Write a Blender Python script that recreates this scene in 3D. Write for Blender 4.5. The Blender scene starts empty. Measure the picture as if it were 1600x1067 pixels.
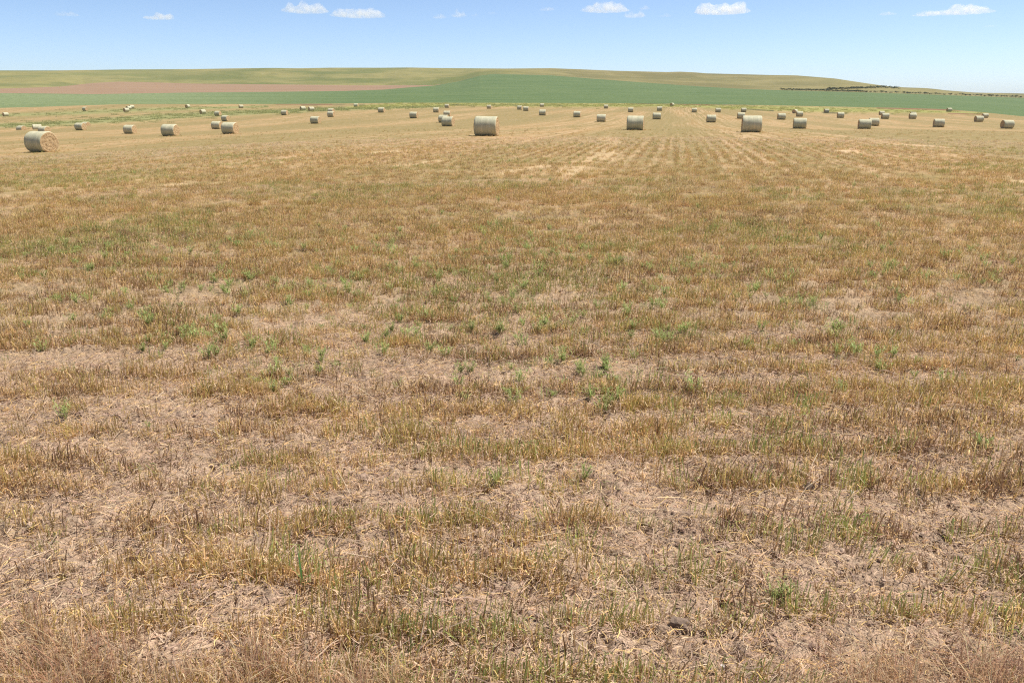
import bpy, math, random
import numpy as np
from mathutils import Vector
R = math.radians
random.seed(4)
RNG = np.random.default_rng(11)
sc = bpy.context.scene
COL = sc.collection

# ------------------------------------------------------------------ camera
F, HZ, CX, CY = 1290.0, 150.0, 800.0, 533.5          # focal length and horizon row in photo pixels
PITCH = math.atan((CY - HZ) / F)
cam_data = bpy.data.cameras.new('camera'); cam = bpy.data.objects.new('camera', cam_data); COL.objects.link(cam)
cam_data.sensor_fit = 'HORIZONTAL'; cam_data.sensor_width = 36.0; cam_data.lens = F / 1600 * 36.0
cam_data.clip_start = 0.05; cam_data.clip_end = 90000
H = 2.1                                              # eye height; the ground under the camera is z = 0
cam.location = (0, 0, H); cam.rotation_euler = (math.pi / 2 - PITCH, 0, 0)
sc.camera = cam

# ------------------------------------------------------------------ sky, sun, exposure
SUN = Vector((0.44, 0.12, 0.89)).normalized()
SUN_EL = math.asin(SUN.z); SUN_AZ = math.atan2(SUN.x, SUN.y)
w = bpy.data.worlds.new("World"); sc.world = w; w.use_nodes = True
nt = w.node_tree
sky = nt.nodes.new('ShaderNodeTexSky'); sky.sky_type = 'NISHITA'; sky.sun_disc = False
sky.sun_elevation = SUN_EL; sky.sun_rotation = SUN_AZ
sky.altitude = 500; sky.air_density = 0.55; sky.dust_density = 0.75; sky.ozone_density = 2.5
bg = nt.nodes['Background']; bg.inputs['Strength'].default_value = 0.123
nt.links.new(sky.outputs[0], bg.inputs['Color'])
sd = bpy.data.lights.new('sun', 'SUN'); sd.energy = 5.0; sd.angle = R(0.53); sd.color = (1.0, 0.955, 0.89)
so = bpy.data.objects.new('sun', sd); COL.objects.link(so); so.location = (0, 0, 60)
so.rotation_euler = SUN.to_track_quat('Z', 'Y').to_euler()
sc.view_settings.view_transform = 'Standard'; sc.view_settings.look = 'None'
sc.view_settings.exposure = 0.5; sc.view_settings.gamma = 1.0
sc.cycles.max_bounces = 6; sc.cycles.diffuse_bounces = 3; sc.cycles.volume_bounces = 10
sc.cycles.use_denoising = False; sc.cycles.filter_width = 1.15

# ------------------------------------------------------------------ helpers
def tag(o, label=None, cat=None, group=None, kind=None):
    if label: o['label'] = label
    if cat: o['category'] = cat
    if group: o['group'] = group
    if kind: o['kind'] = kind
    return o
def mk(name, V, Fc, mats=(), parent=None, attrs=None, smooth=True, fm=None, link=True):
    """mesh object out of numpy arrays: V (n,3), Fc list/array of quads or tris"""
    me = bpy.data.meshes.new(name)
    V = np.asarray(V, dtype=np.float32)
    if isinstance(Fc, np.ndarray):
        k = Fc.shape[1]; n = Fc.shape[0]
        me.vertices.add(len(V)); me.vertices.foreach_set('co', V.ravel())
        me.loops.add(n * k); me.loops.foreach_set('vertex_index', Fc.astype(np.int32).ravel())
        me.polygons.add(n); me.polygons.foreach_set('loop_start', np.arange(0, n * k, k, dtype=np.int32))
        me.update(calc_edges=True)
    else:
        me.from_pydata([tuple(v) for v in V.tolist()], [], Fc)
    if len(me.polygons):
        me.polygons.foreach_set('use_smooth', np.full(len(me.polygons), smooth, dtype=bool))
        if fm is not None: me.polygons.foreach_set('material_index', np.asarray(fm, dtype=np.int32))
    for m in mats: me.materials.append(m)
    for an, (typ, arr) in (attrs or {}).items():
        a = me.attributes.new(an, typ, 'POINT')
        key = {'FLOAT': 'value', 'INT': 'value', 'FLOAT_COLOR': 'color', 'FLOAT_VECTOR': 'vector'}[typ]
        a.data.foreach_set(key, np.asarray(arr).astype(np.int32 if typ == 'INT' else np.float32).ravel())
    me.update()
    o = bpy.data.objects.new(name, me)
    if link: COL.objects.link(o)
    if parent: o.parent = parent
    return o
def hash2(ix, iy, seed):
    h = (ix.astype(np.int64) * 374761393 + iy.astype(np.int64) * 668265263 + seed * 974634777) & 0xffffffff
    h = ((h ^ (h >> 13)) * 1274126177) & 0xffffffff
    h = ((h ^ (h >> 16)) * 2246822519) & 0xffffffff
    return ((h ^ (h >> 15)) & 0xffffff) / float(0xffffff)
def vnoise(x, y, seed=0):
    x = np.asarray(x, float); y = np.asarray(y, float)
    ix = np.floor(x); iy = np.floor(y); fx = x - ix; fy = y - iy
    fx = fx * fx * (3 - 2 * fx); fy = fy * fy * (3 - 2 * fy)
    a = hash2(ix, iy, seed); b = hash2(ix + 1, iy, seed); c = hash2(ix, iy + 1, seed); d = hash2(ix + 1, iy + 1, seed)
    return (a + (b - a) * fx) + ((c + (d - c) * fx) - (a + (b - a) * fx)) * fy
def fbm(x, y, octv=4, seed=0):
    s = 0; a = .5; t = 0
    for k in range(octv):
        s = s + a * vnoise(x * 2**k + 13.1 * k, y * 2**k - 7.7 * k, seed + k); t += a; a *= .5
    return s / t
def sstep(a, b, x):
    t = np.clip((np.asarray(x, float) - a) / (b - a), 0, 1); return t * t * (3 - 2 * t)
CP, SP = math.cos(PITCH), math.sin(PITCH)
def ray(px, py):
    c = (np.asarray(px, float) - CX) / F; v = (CY - np.asarray(py, float)) / F
    y = CP + v * SP
    return c / y, (-SP + v * CP) / y                 # sideways and upward metres per metre forward
def proj(X, Y, Z):
    d = Y * CP - (Z - H) * SP; u = Y * SP + (Z - H) * CP
    return CX + F * X / d, CY - F * u / d
def tan_of_row(py): return ray(CX, py)[1]

# ------------------------------------------------------------------ bales measured in the photograph
# key: left, right, top, bottom edge in photo pixels, turn of the axis in degrees, label
A0, A1 = -11, 64
BALES = [
 ('a', 41, 93, 205, 239, -22, 'largest bale at the far left, its round straw end turned towards the camera'),
 ('b', 61, 80, 198, 211, -18, 'pale bale peeping over the top of the big near bale at far left'),
 ('c', 51, 65, 189, 199.6, 30, 'brownish bale standing in the green weedy strip above the big far left bale'),
 ('d', 27, 40, 191, 201.5, -20, 'low bale half sunk behind the weedy strip, left of the brownish bale'),
 ('e', 4, 14, 175, 181.5, 58, 'small dark-ended bale at the extreme left edge of the field'),
 ('f', 129, 138, 168, 174, -25, 'tiny dull brown bale high on the left, above the sunken bale'),
 ('g', 128, 140, 183, 192.5, -30, 'flat-looking bale sunk behind the green strip, above the second bale row at left'),
 ('h', 118, 135, 192, 203.6, -14, 'pale-topped bale standing alone, just right of the big far left bale and its neighbours'),
 ('i', 197.5, 204, 161, 167, 60, 'tiny dark-ended bale, front one of the touching pair at the far left field edge'),
 ('i2', 202, 209, 160.3, 166, 48, 'tiny white-sided bale, rear one of the touching pair at the far left field edge'),
 ('j', 193, 202, 168.6, 175, 58, 'small bale just below the touching pair at the far left field edge'),
 ('k', 194, 214, 195.6, 209.6, -13, 'bale with bright right end, left one of two lone mid-distance bales on the left'),
 ('l', 254, 280, 194, 213, -13, 'larger bale with bright right end, right one of two lone mid-distance bales on the left'),
 ('m', 290, 297, 165, 170.6, 70, 'tiny bale with a dark round end, left neighbour of the one above the four-bale cluster'),
 ('n', 312.6, 321, 168.6, 175.6, 52, 'small bale with dark left end, above and left of the cluster of four bales'),
 ('o', 336, 346, 176, 183.6, -14, 'smallest and farthest bale of the cluster of four on the left'),
 ('p', 346, 359.5, 182, 191, -16, 'third nearest bale of the cluster of four, above the biggest one'),
 ('q', 332, 347, 189.5, 202, -10, 'leftmost bale of the cluster of four, pressed against the biggest one'),
 ('r', 347, 373.5, 191, 210, -15, 'biggest and nearest bale of the cluster of four on the left'),
 ('s', 373, 381.6, 169.5, 175, 35, 'tiny bale in the green strip, above and right of the cluster of four'),
 ('t', 439.6, 450, 172, 180, -12, 'small white-topped bale right of the cluster of four, on tan stubble'),
 ('u', 469, 477, 163, 169.6, 38, 'tiny dark bale at the far field edge, above the dark bale in the green strip'),
 ('v', 482, 491, 167.6, 174.6, 40, 'small dark bale in the green strip, above the pale bale nearest centre left'),
 ('w', 513, 522, 166.5, 174.5, -20, 'brownish bale peeping over the top of a pale bale left of centre'),
 ('x', 512, 523, 172, 181, -12, 'pale bale standing directly in front of a brownish one left of centre'),
 ('y', 485.6, 501, 182, 193.6, -15, 'nearest lone bale between the cluster of four and the three bunched bales'),
 ('z', 553, 560, 161, 166.6, -10, 'tiny white-topped bale at the dark end of the far weedy bank'),
 ('aa', 591.6, 601, 170, 178, -10, 'small lone bale halfway between the paired bales and the bunched bales'),
 ('ab', 641, 652.6, 175, 185, -12, 'lone bale just left of the three bunched bales'),
 ('ac', 677, 686.6, 166.6, 174.6, -10, 'small bale above the three bunched bales, left one of two'),
 ('ad', 695, 702, 164, 170, -10, 'tiny bale above the three bunched bales, right one of two'),
 ('ae', 693, 704.6, 174.6, 184, -10, 'rearmost of the three bunched bales left of the big central bale'),
 ('af', 686, 701, 179, 191.6, -13, 'middle of the three bunched bales, mostly hidden by the front one'),
 ('ag', 690, 710.6, 182.6, 198.4, -16, 'front of the three bunched bales, with a bright frayed right end'),
 ('ah', 741, 780, 181.4, 213, -13, 'biggest bale near the middle of the field, with a bright strip of right end'),
 ('ai', 760.6, 768, 163.6, 169.8, -9, 'tiny bale directly above the biggest middle bale, at the far edge'),
 ('aj', 807, 817, 163, 169.6, -14, 'tiny far bale, upper one of two nearly touching above centre'),
 ('ak', 817.4, 826.6, 167.6, 174.8, -10, 'small far bale, lower one of two nearly touching above centre'),
 ('al', 843, 850.6, 163.4, 168.6, 8, 'tiny dark bale in the far weedy edge, straight above a pale one'),
 ('am', 843, 852.6, 172, 181, -9, 'pale small bale straight below the tiny dark one in the weedy edge'),
 ('an', 896.4, 907, 172.6, 182.4, -9, 'lone small bale between the biggest middle bale and the pair by the second big one'),
 ('ao', 932, 947, 179.4, 191.6, -10, 'mid-sized bale left of the big bale with a dark seam'),
 ('ap', 943.4, 950.4, 163, 169, -9, 'tiny bale at the far edge, straight above the mid-sized bale'),
 ('aq', 981, 990, 168.6, 176, -10, 'small bale standing above the big bale with a dark seam'),
 ('ar', 980, 1005, 181.4, 204, -11, 'big pale bale right of centre with a dark seam down its wrapped side'),
 ('as', 1026, 1035, 166.6, 173.4, -9, 'tiny bale straight above the one at the foot of the straw-coloured track'),
 ('at', 1020, 1032, 176, 186.6, -9, 'small bale by the pale track, right of the big seamed bale'),
 ('au', 1046, 1054, 163, 168, 50, 'tiny brown weathered bale at the far field edge, end of the pale track'),
 ('av', 1080, 1089, 171.6, 178.8, -9, 'lone small bale right of the pale track, above the mid-sized bale'),
 ('aw', 1104, 1118, 180, 192, -10, 'mid-sized bale left of the biggest bale on the right'),
 ('ax', 1118, 1126, 167, 174, -9, 'tiny far bale, left one of two on the weedy edge above the biggest right bale'),
 ('ay', 1158, 1166, 167, 173.6, -9, 'tiny far bale, right one of two on the weedy edge above the biggest right bale'),
 ('az', 1152, 1163, 176.6, 186.4, -10, 'small bale tucked behind the left shoulder of the biggest right bale'),
 ('ba', 1158, 1189, 181.4, 207.6, -14, 'biggest bale in the right half, side on, with a dark speckled wrap'),
 ('bb', 1215.6, 1226, 176, 186, -10, 'lone small bale between the biggest right bale and the stacked-looking trio'),
 ('bc', 1238, 1246, 171, 177.5, 45, 'tiny dark bale, hindmost of three bales that line up one behind another'),
 ('bd', 1244, 1254, 175, 183.4, -10, 'small pale bale, middle of three bales that line up one behind another'),
 ('be', 1239, 1259, 184.6, 201.6, -14, 'large pale bale, nearest of three bales that line up one behind another'),
 ('bf', 1286, 1295.4, 174, 180, 0, 'small grey bale beside a dark weedy line, left one of two'),
 ('bg', 1308, 1318, 175.6, 184.4, -8, 'small pale bale beside a dark weedy line, right one of two'),
 ('bh', 1340, 1360, 186.4, 202.4, -16, 'nearer bale of the overlapping pair on the right'),
 ('bi', 1357, 1372, 185, 197.6, -14, 'farther bale of the overlapping pair on the right'),
 ('bj', 1373, 1382, 172.6, 179, -4, 'small far bale above and left of another one, over the overlapping pair'),
 ('bk', 1377, 1388, 178, 187, -8, 'small bale over the overlapping pair, below a smaller far bale'),
 ('bl', 1422, 1431, 173.4, 180.5, -8, 'far bale peeping over the one in front, between the overlapping pair and right edge'),
 ('bm', 1420, 1431, 177.6, 186.4, -8, 'small bale hiding the lower half of a farther one on the right'),
 ('bn', 1478, 1486, 174, 180, -2, 'tiny dark-fronted bale at the weedy edge above the lone mid-sized right bale'),
 ('bo', 1458, 1474, 186.4, 199.4, -15, 'lone mid-sized bale second from the right of the nearer bales'),
 ('bp', 1522, 1536, 180.4, 190, 0, 'darker nearer bale of the diagonal pair near the right edge'),
 ('bq', 1534, 1543.6, 177.4, 184.6, -2, 'smaller farther bale of the diagonal pair near the right edge'),
 ('br', 1563, 1583, 187, 201, -4, 'rightmost bale of the field, pale with a darker left edge'),
]
DIA = 1.5
BP = {}
for k, x0, x1, y0, y1, ang, lab in BALES:
    cx, t1 = ray((x0 + x1) / 2, y1); _, t0 = ray(CX, y0)
    Yb = DIA / (t0 - t1); BP[k] = (float(cx * Yb), float(Yb), float(t1), y1 - y0)

# ------------------------------------------------------------------ terrain of the harvested field, fitted under the bales
def poly(X, Y):
    u = Y / 100; v = X / 100
    return np.stack([u, u * u, u**3, v, v * u, v * v, v * v * u, v * u * u], -1)
_k = [k for k in BP if k not in ('d', 'g', 'bc', 'au', 'w')]
_X = np.array([BP[k][0] for k in _k]); _Y = np.array([BP[k][1] for k in _k]); _T = np.array([BP[k][2] for k in _k])
_X = np.concatenate([_X, [-8, 8, -3, 3, -20, 20, -14, 14]]); _Y = np.concatenate([_Y, [14, 14, 6, 6, 30, 30, 22, 22]])
_T = np.concatenate([_T, (-H + np.array([-.1, .02, -.02, 0, -.75, -.25, -.3, -.05])) / _Y[-8:]])
_w = 1 / _Y
_s = np.linalg.lstsq(poly(_X, _Y) * _w[:, None], (_T * _Y + H) * _w, rcond=None)[0]
_res = _T - (poly(_X, _Y) @ _s - H) / _Y
def _co(X, Y): return np.stack([np.arctan2(X, Y) / .13, np.log(np.maximum(Y, 1)) / .28], -1)
_c = _co(_X, _Y)
_Km = np.exp(-.5 * ((_c[:, None] - _c[None])**2).sum(-1))
_al = np.linalg.solve(_Km + np.eye(len(_c)) * .12, _res)
def field_tan(X, Y):                                   # tangent of the sight line to the ground, per metre forward
    sh = np.shape(X); X = np.ravel(X).astype(float); Y = np.ravel(Y).astype(float)
    out = np.empty(len(X))
    for s in range(0, len(X), 60000):
        x = X[s:s + 60000]; y = Y[s:s + 60000]; c = _co(x, y)
        K = np.exp(-.5 * ((c[:, None] - _c[None])**2).sum(-1))
        out[s:s + 60000] = (poly(x, y) @ _s - H) / y + (K @ _al) * sstep(3, 30, y)
    return out.reshape(sh)
def dips(X, Y):                                        # the two hollows of the weedy drain where bales sit half hidden
    z = np.zeros(np.shape(X))
    for k, dep in (('d', .75), ('g', .8)):
        bx, by = BP[k][0], BP[k][1]
        z = z - dep * np.exp(-(((X - bx) / 9)**2 + ((Y - by) / 4.2)**2))
    return z
def field_z(X, Y): return H + field_tan(X, Y) * Y + dips(X, Y)
ROWAZ = R(11)                                          # heading of the seed rows beyond the headland
def headland(X, Y): return 1 - sstep(-1.2, 1.2, Y - (28.5 + .10 * np.abs(X) + 2.5 * vnoise(X / 6, X * 0 + 3, 5)))
def micro(X, Y):                                       # clods, ridges and cracks of the soil close by
    r = np.hypot(X, Y); f = 1 - sstep(14, 34, r)
    n1 = fbm(X * 3.1, Y * 3.1, 3, 21) - .5
    n2 = fbm(X * 13, Y * 13, 3, 31)
    n3 = np.abs(fbm(X * 7, Y * 7, 2, 41) - .5) * 2
    row = .5 + .5 * np.sin(Y * 2 * math.pi / .42 + 2.5 * vnoise(X / 1.3, Y / 1.3, 3))
    return f * (.055 * n1 + .035 * np.maximum(n2 - .5, -.05) * 2 - .035 * np.maximum(.16 - n3, 0) / .16 + .016 * (row - .5))

# ------------------------------------------------------------------ where fields, hills and skyline meet (photo columns -> rows)
def pl(pts):
    a = np.array(pts, float); return lambda x: np.interp(x, a[:, 0], a[:, 1])
y_low = pl([(-200, 172), (0, 169), (60, 167.5), (130, 165), (200, 163), (300, 163), (420, 163), (560, 162), (620, 161), (800, 161.2), (1000, 161.8), (1100, 163.2), (1200, 164.7), (1300, 167), (1400, 168.8), (1480, 171), (1540, 176), (1600, 182), (1800, 188)])
y_crop = pl([(-200, 146), (0, 146), (70, 146.5), (150, 147.5), (300, 145), (420, 144), (540, 142.5), (600, 140.5), (640, 137), (680, 134), (720, 127), (750, 118.5), (770, 116), (820, 117), (860, 118), (920, 123), (1000, 129), (1100, 136), (1160, 139.3), (1220, 141.3), (1300, 143.5), (1350, 144.8), (1450, 148), (1600, 153.5), (1800, 158)])
y_soil = pl([(-200, 141), (0, 139), (50, 137.5), (100, 135.5), (150, 130), (190, 128), (250, 129.3), (300, 131), (400, 132), (500, 133), (560, 133.8), (620, 133.6), (680, 133.4), (700, 130)])
y_sky = pl([(-200, 114), (0, 110.5), (100, 110.5), (200, 109), (300, 108.5), (380, 107.2), (430, 106.6), (470, 107.2), (520, 106.2), (600, 106.3), (640, 105.9), (690, 106.8), (790, 107.6), (860, 107), (900, 108.5), (960, 111), (1040, 113), (1060, 112.4), (1085, 113.6), (1100, 115), (1200, 117.6), (1240, 118.2), (1300, 123), (1350, 130.5), (1390, 136), (1405, 137.6), (1460, 140.3), (1520, 145), (1600, 147), (1700, 149), (1800, 150.2)])
r_low = pl([(-200, 480), (0, 470), (300, 455), (560, 470), (800, 520), (1100, 500), (1300, 440), (1500, 400), (1600, 380), (1800, 360)])
r_crop = pl([(-200, 1300), (500, 1350), (640, 1550), (770, 1950), (900, 1900), (1100, 1650), (1250, 1550), (1400, 1600), (1600, 1750), (1800, 1800)])
r_sky = pl([(-200, 2700), (400, 2600), (760, 2500), (1000, 2600), (1200, 2450), (1350, 2250), (1405, 2300), (1480, 2800), (1600, 3300), (1800, 3600)])

# columns of the polar sheet (fine inside the view, coarse behind the camera)
az = np.concatenate([np.radians(np.arange(-180, -42, 6.0)), np.radians(np.arange(-42, 42.001, .09)), np.radians(np.arange(48, 181, 6.0))])
NA = len(az)
azc = np.clip(az, -R(35.5), R(35.5)); colx = CX + F * 1.0413 * np.tan(azc)   # photo column of the horizon point
rn = np.concatenate([np.geomspace(.5, 2.0, 22, endpoint=False), np.geomspace(2.0, 30, 500, endpoint=False), np.geomspace(30, 360, 240)])
ca, sa = np.sin(az), np.cos(az)
def colz(r):                                           # field height along every column at radius r (r per column)
    X = r * np.sin(azc); Y = r * np.cos(azc)
    return field_z(X, Y)
back = sstep(R(60), R(150), np.abs(az))
rows_r, rows_z, rows_seg = [], [], []
for r in rn:
    rr = np.full(NA, r); z = colz(rr) * (1 - back)
    rows_r.append(rr); rows_z.append(z + micro(r * ca, r * sa)); rows_seg.append(0)
def tcol(y): return tan_of_row(y) * np.cos(azc)         # rise per metre of radius
segs = [(1, 14, r_low(colx), tcol(y_low(colx))),
        (2, 60, r_crop(colx), tcol(y_crop(colx)))]
ysoil = np.minimum(y_soil(colx), y_crop(colx) - .15); ysoil = np.where(colx > 690, y_crop(colx) - .1, ysoil)
r_soil = r_crop(colx) + np.clip((y_crop(colx) - ysoil) * 45, 4, 700)
segs += [(3, 16, r_soil, tcol(ysoil)), (4, 60, np.maximum(r_sky(colx), r_soil + 150), tcol(y_sky(colx)))]
t_prev = (rows_z[-1] - H) / 360; r_prev = np.full(NA, 360.0)
for sid, n, r1, t1 in segs:
    for k in range(1, n + 1):
        q = k / n
        r = r_prev + (r1 - r_prev) * q
        if sid == 4: qq = q * (1.35 - .35 * q)
        elif sid == 2: qq = q**1.08
        else: qq = q
        t = t_prev + (t1 - t_prev) * qq
        z = H + t * r
        if sid in (2, 4):
            env = math.sin(math.pi * q)
            X = r * ca; Y = r * sa
            if sid == 4: z = z + env * (26 * (fbm(X / 420, Y / 420, 4, 77) - .5) + 9 * (fbm(X / 150 + 9, Y / 190, 3, 78) - .5))
            else: z = z + env * 3.0 * (fbm(X / 300, Y / 300, 3, 70) - .5)
        elif sid == 1: z = z + math.sin(math.pi * q) * .5 * (fbm(r * ca / 14, r * sa / 14, 2, 60) - .5)
        rows_r.append(r); rows_z.append(z); rows_seg.append(sid)
    r_prev, t_prev = r1, t1
for r1, zz in ((r_prev + 500, -15), (r_prev + 2500, -30), (np.full(NA, 15000.0), -30), (np.full(NA, 45000.0), -60)):
    rows_r.append(r1); rows_z.append(np.full(NA, float(zz))); rows_seg.append(4)
RR = np.array(rows_r); ZZ = np.array(rows_z); SEG = np.array(rows_seg); NR = len(RR)
XX = RR * ca[None]; YY = RR * sa[None]
front = (np.abs(az) < R(42))[None] & (YY > .3)
PX, PY = np.full(XX.shape, -9999.0), np.full(XX.shape, -9999.0)
PX[front], PY[front] = proj(XX[front], YY[front], ZZ[front])

# ---- what grows where, plus painted ditch shade: masks anchored to the ground
def band(pts, px, py):                                  # pts: (column, row, half thickness)
    a = np.array(pts, float); c = np.interp(px, a[:, 0], a[:, 1]); h = np.interp(px, a[:, 0], a[:, 2])
    on = (px >= a[0, 0]) & (px <= a[-1, 0])
    return np.exp(-((py - c) / np.maximum(h, .3))**2) * on
STRIP_A = [(-300, 196, 3.5), (0, 196.3, 3.2), (60, 195, 3.4), (110, 192, 4), (170, 188.5, 4.2), (240, 184, 4.6), (300, 180.5, 4), (350, 178, 4), (400, 176, 3.6), (450, 174, 3.2), (500, 171.5, 2.6), (560, 169.6, 2.4), (620, 168, 2), (700, 166.5, 1.4)]
STRIP_B = [(-300, 182, 3), (0, 180.5, 2.6), (70, 178.5, 3), (140, 175.5, 4), (220, 172, 3.4), (330, 169, 2.2), (420, 167, 1.4)]
EDGE = [(540, 169, 1.5), (570, 167.5, 3), (640, 164.5, 3.2), (720, 163.5, 2.4), (800, 164, 2.6), (900, 164.6, 3), (1000, 164.8, 2.6), (1060, 165.2, 2), (1110, 167, 2.2), (1190, 169, 3.6), (1260, 171, 4), (1350, 172.5, 3.6), (1400, 173.5, 2.8), (1480, 175, 2), (1540, 178, 1.5)]
DARK = [[(985, 162.3, .9), (1070, 162.6, 1.0), (1180, 164.6, .9)], [(1285, 176.3, 1.1), (1325, 177.8, .8)], [(1160, 171, 1), (1210, 173.5, 1)], [(470, 164.5, .8), (570, 163.5, 1.0)], [(690, 164, 1), (740, 165, .8)], [(760, 165, .9), (880, 165.5, .9)]]
RUST = [[(1370, 169.2, .9), (1500, 172.3, 1)], [(0, 145.9, .6), (90, 147.2, .8), (140, 147.6, .5)], [(430, 163.3, .6), (520, 163.6, .7)], [(1060, 163.6, .7), (1110, 164.5, .7)], [(1480, 177.5, .8), (1540, 179, .9)]]
STRAW = [(305, 288, 66, 3, -.06, .8), (205, 300, 50, 2, 0, .4), (455, 281, 80, 3, -.05, .4), (680, 253, 60, 2, -.1, .6), (600, 238, 50, 1.4, -.05, .6), (900, 262, 46, 12, -.5, .5), (945, 236, 24, 20, -.5, .45), (800, 268, 60, 4, -.15, .45), (1022, 307, 46, 2, .12, .5), (1240, 358, 100, 4, .03, .5), (1325, 237, 24, 2, .06, .8), (1386, 257.5, 13, 1.4, 0, .85), (930, 346, 60, 3, .05, .4), (1500, 360, 70, 3, .04, .4), (1590, 283, 34, 2, 0, .6), (1440, 228, 46, 1.3, .07, .7)]
def ell(lst, px, py, nz):
    m = np.zeros(px.shape)
    for cx, cy, rx, ry, sl, *am in lst:
        dx = px - cx; dy = py - cy - sl * dx
        m = np.maximum(m, (am[0] if am else .85) * sstep(1.5, .2, (dx / rx)**2 + (dy / ry)**2 + (nz - .5) * 3.4))
    return m
nzA = fbm(XX / 1.1, YY / 2.4, 4, 90)
weed = np.maximum(band(STRIP_A, PX, PY), .8 * band(STRIP_B, PX, PY)) * (1.0 + .7 * fbm(XX / 9, YY / 9, 4, 91))
edge = band(EDGE, PX, PY) * (.9 + .7 * fbm(XX / 12, YY / 12, 4, 92))
dark = sum(band(d, PX, PY) for d in DARK) * sstep(.35, .6, fbm(XX / 9, YY / 14, 3, 93)) * 1.1
rust = sum(band(d, PX, PY) for d in RUST)
straw = ell(STRAW, PX, PY, nzA)
hd = headland(XX, YY)
far = sstep(3.5, 20, RR)
idx = np.arange(NR * NA).reshape(NR, NA)
Q = np.stack([idx[:-1, :-1], idx[1:, :-1], idx[1:, 1:], idx[:-1, 1:]], -1)[:, :, ::-1]
def piece(name, seg_ids, mats, attrs, extra=None):
    sel = [i for i in range(NR - 1) if SEG[i + 1] in seg_ids]
    q = Q[sel].reshape(-1, 4)
    u, inv = np.unique(q, return_inverse=True)
    V = np.stack([XX.ravel()[u], YY.ravel()[u], ZZ.ravel()[u]], -1)
    at = {n: ('FLOAT', np.clip(a, 0, 1.5).ravel()[u]) for n, a in attrs.items()}
    return tag(mk(name, V, inv.reshape(-1, 4), mats, attrs=at), kind='structure')

# ------------------------------------------------------------------ materials
class NT:
    def __init__(s, name, rough=.9):
        s.m = bpy.data.materials.new(name); s.m.use_nodes = True; s.t = s.m.node_tree
        s.b = s.t.nodes['Principled BSDF']; s.b.inputs['Roughness'].default_value = rough
        s.b.inputs['Specular IOR Level'].default_value = .15
    def n(s, typ, **kw):
        x = s.t.nodes.new(typ)
        for k, v in kw.items(): setattr(x, k, v)
        return x
    def link(s, a, b): s.t.links.new(a, b)
    def val(s, v, sock):
        if isinstance(v, (int, float)): sock.default_value = v
        elif isinstance(v, tuple): sock.default_value = v if len(v) == 4 or sock.type == 'VECTOR' else v + (1,)
        else: s.link(v, sock)
    def attr(s, name, out='Fac'):
        x = s.n('ShaderNodeAttribute'); x.attribute_name = name; return x.outputs[out]
    def math(s, op, a, b=0.0, clamp=False):
        x = s.n('ShaderNodeMath', operation=op, use_clamp=clamp); s.val(a, x.inputs[0]); s.val(b, x.inputs[1]); return x.outputs[0]
    def mix(s, f, a, b, mode='MIX'):
        x = s.n('ShaderNodeMix', data_type='RGBA', blend_type=mode, clamp_factor=True)
        s.val(f, x.inputs['Factor']); s.val(a, x.inputs[6]); s.val(b, x.inputs[7]); return x.outputs[2]
    def coord(s, out='Object'): return s.n('ShaderNodeTexCoord').outputs[out]
    def map(s, v, scale=(1, 1, 1), rot=(0, 0, 0), loc=(0, 0, 0)):
        x = s.n('ShaderNodeMapping'); s.link(v, x.inputs[0])
        x.inputs['Scale'].default_value = scale; x.inputs['Rotation'].default_value = rot; x.inputs['Location'].default_value = loc
        return x.outputs[0]
    def noise(s, v, scale, detail=4, rough=.55, out='Fac', dist=0.0):
        x = s.n('ShaderNodeTexNoise'); s.link(v, x.inputs['Vector']); x.inputs['Scale'].default_value = scale
        x.inputs['Detail'].default_value = detail; x.inputs['Roughness'].default_value = rough; x.inputs['Distortion'].default_value = dist
        return x.outputs[out]
    def ramp(s, f, stops):
        x = s.n('ShaderNodeValToRGB'); s.link(f, x.inputs[0]); e = x.color_ramp.elements
        for i, (p, c) in enumerate(stops):
            el = e[i] if i < 2 else e.new(p)
            el.position = p; el.color = (c, c, c, 1) if isinstance(c, (int, float)) else c + (1,)
        return x.outputs[0]
    def done(s, col, bump=None, strength=.5, dist=.02):
        s.val(col, s.b.inputs['Base Color'])
        if bump is not None:
            x = s.n('ShaderNodeBump'); x.inputs['Strength'].default_value = strength; x.inputs['Distance'].default_value = dist
            s.link(bump, x.inputs['Height']); s.link(x.outputs[0], s.b.inputs['Normal'])
        return s.m

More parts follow.
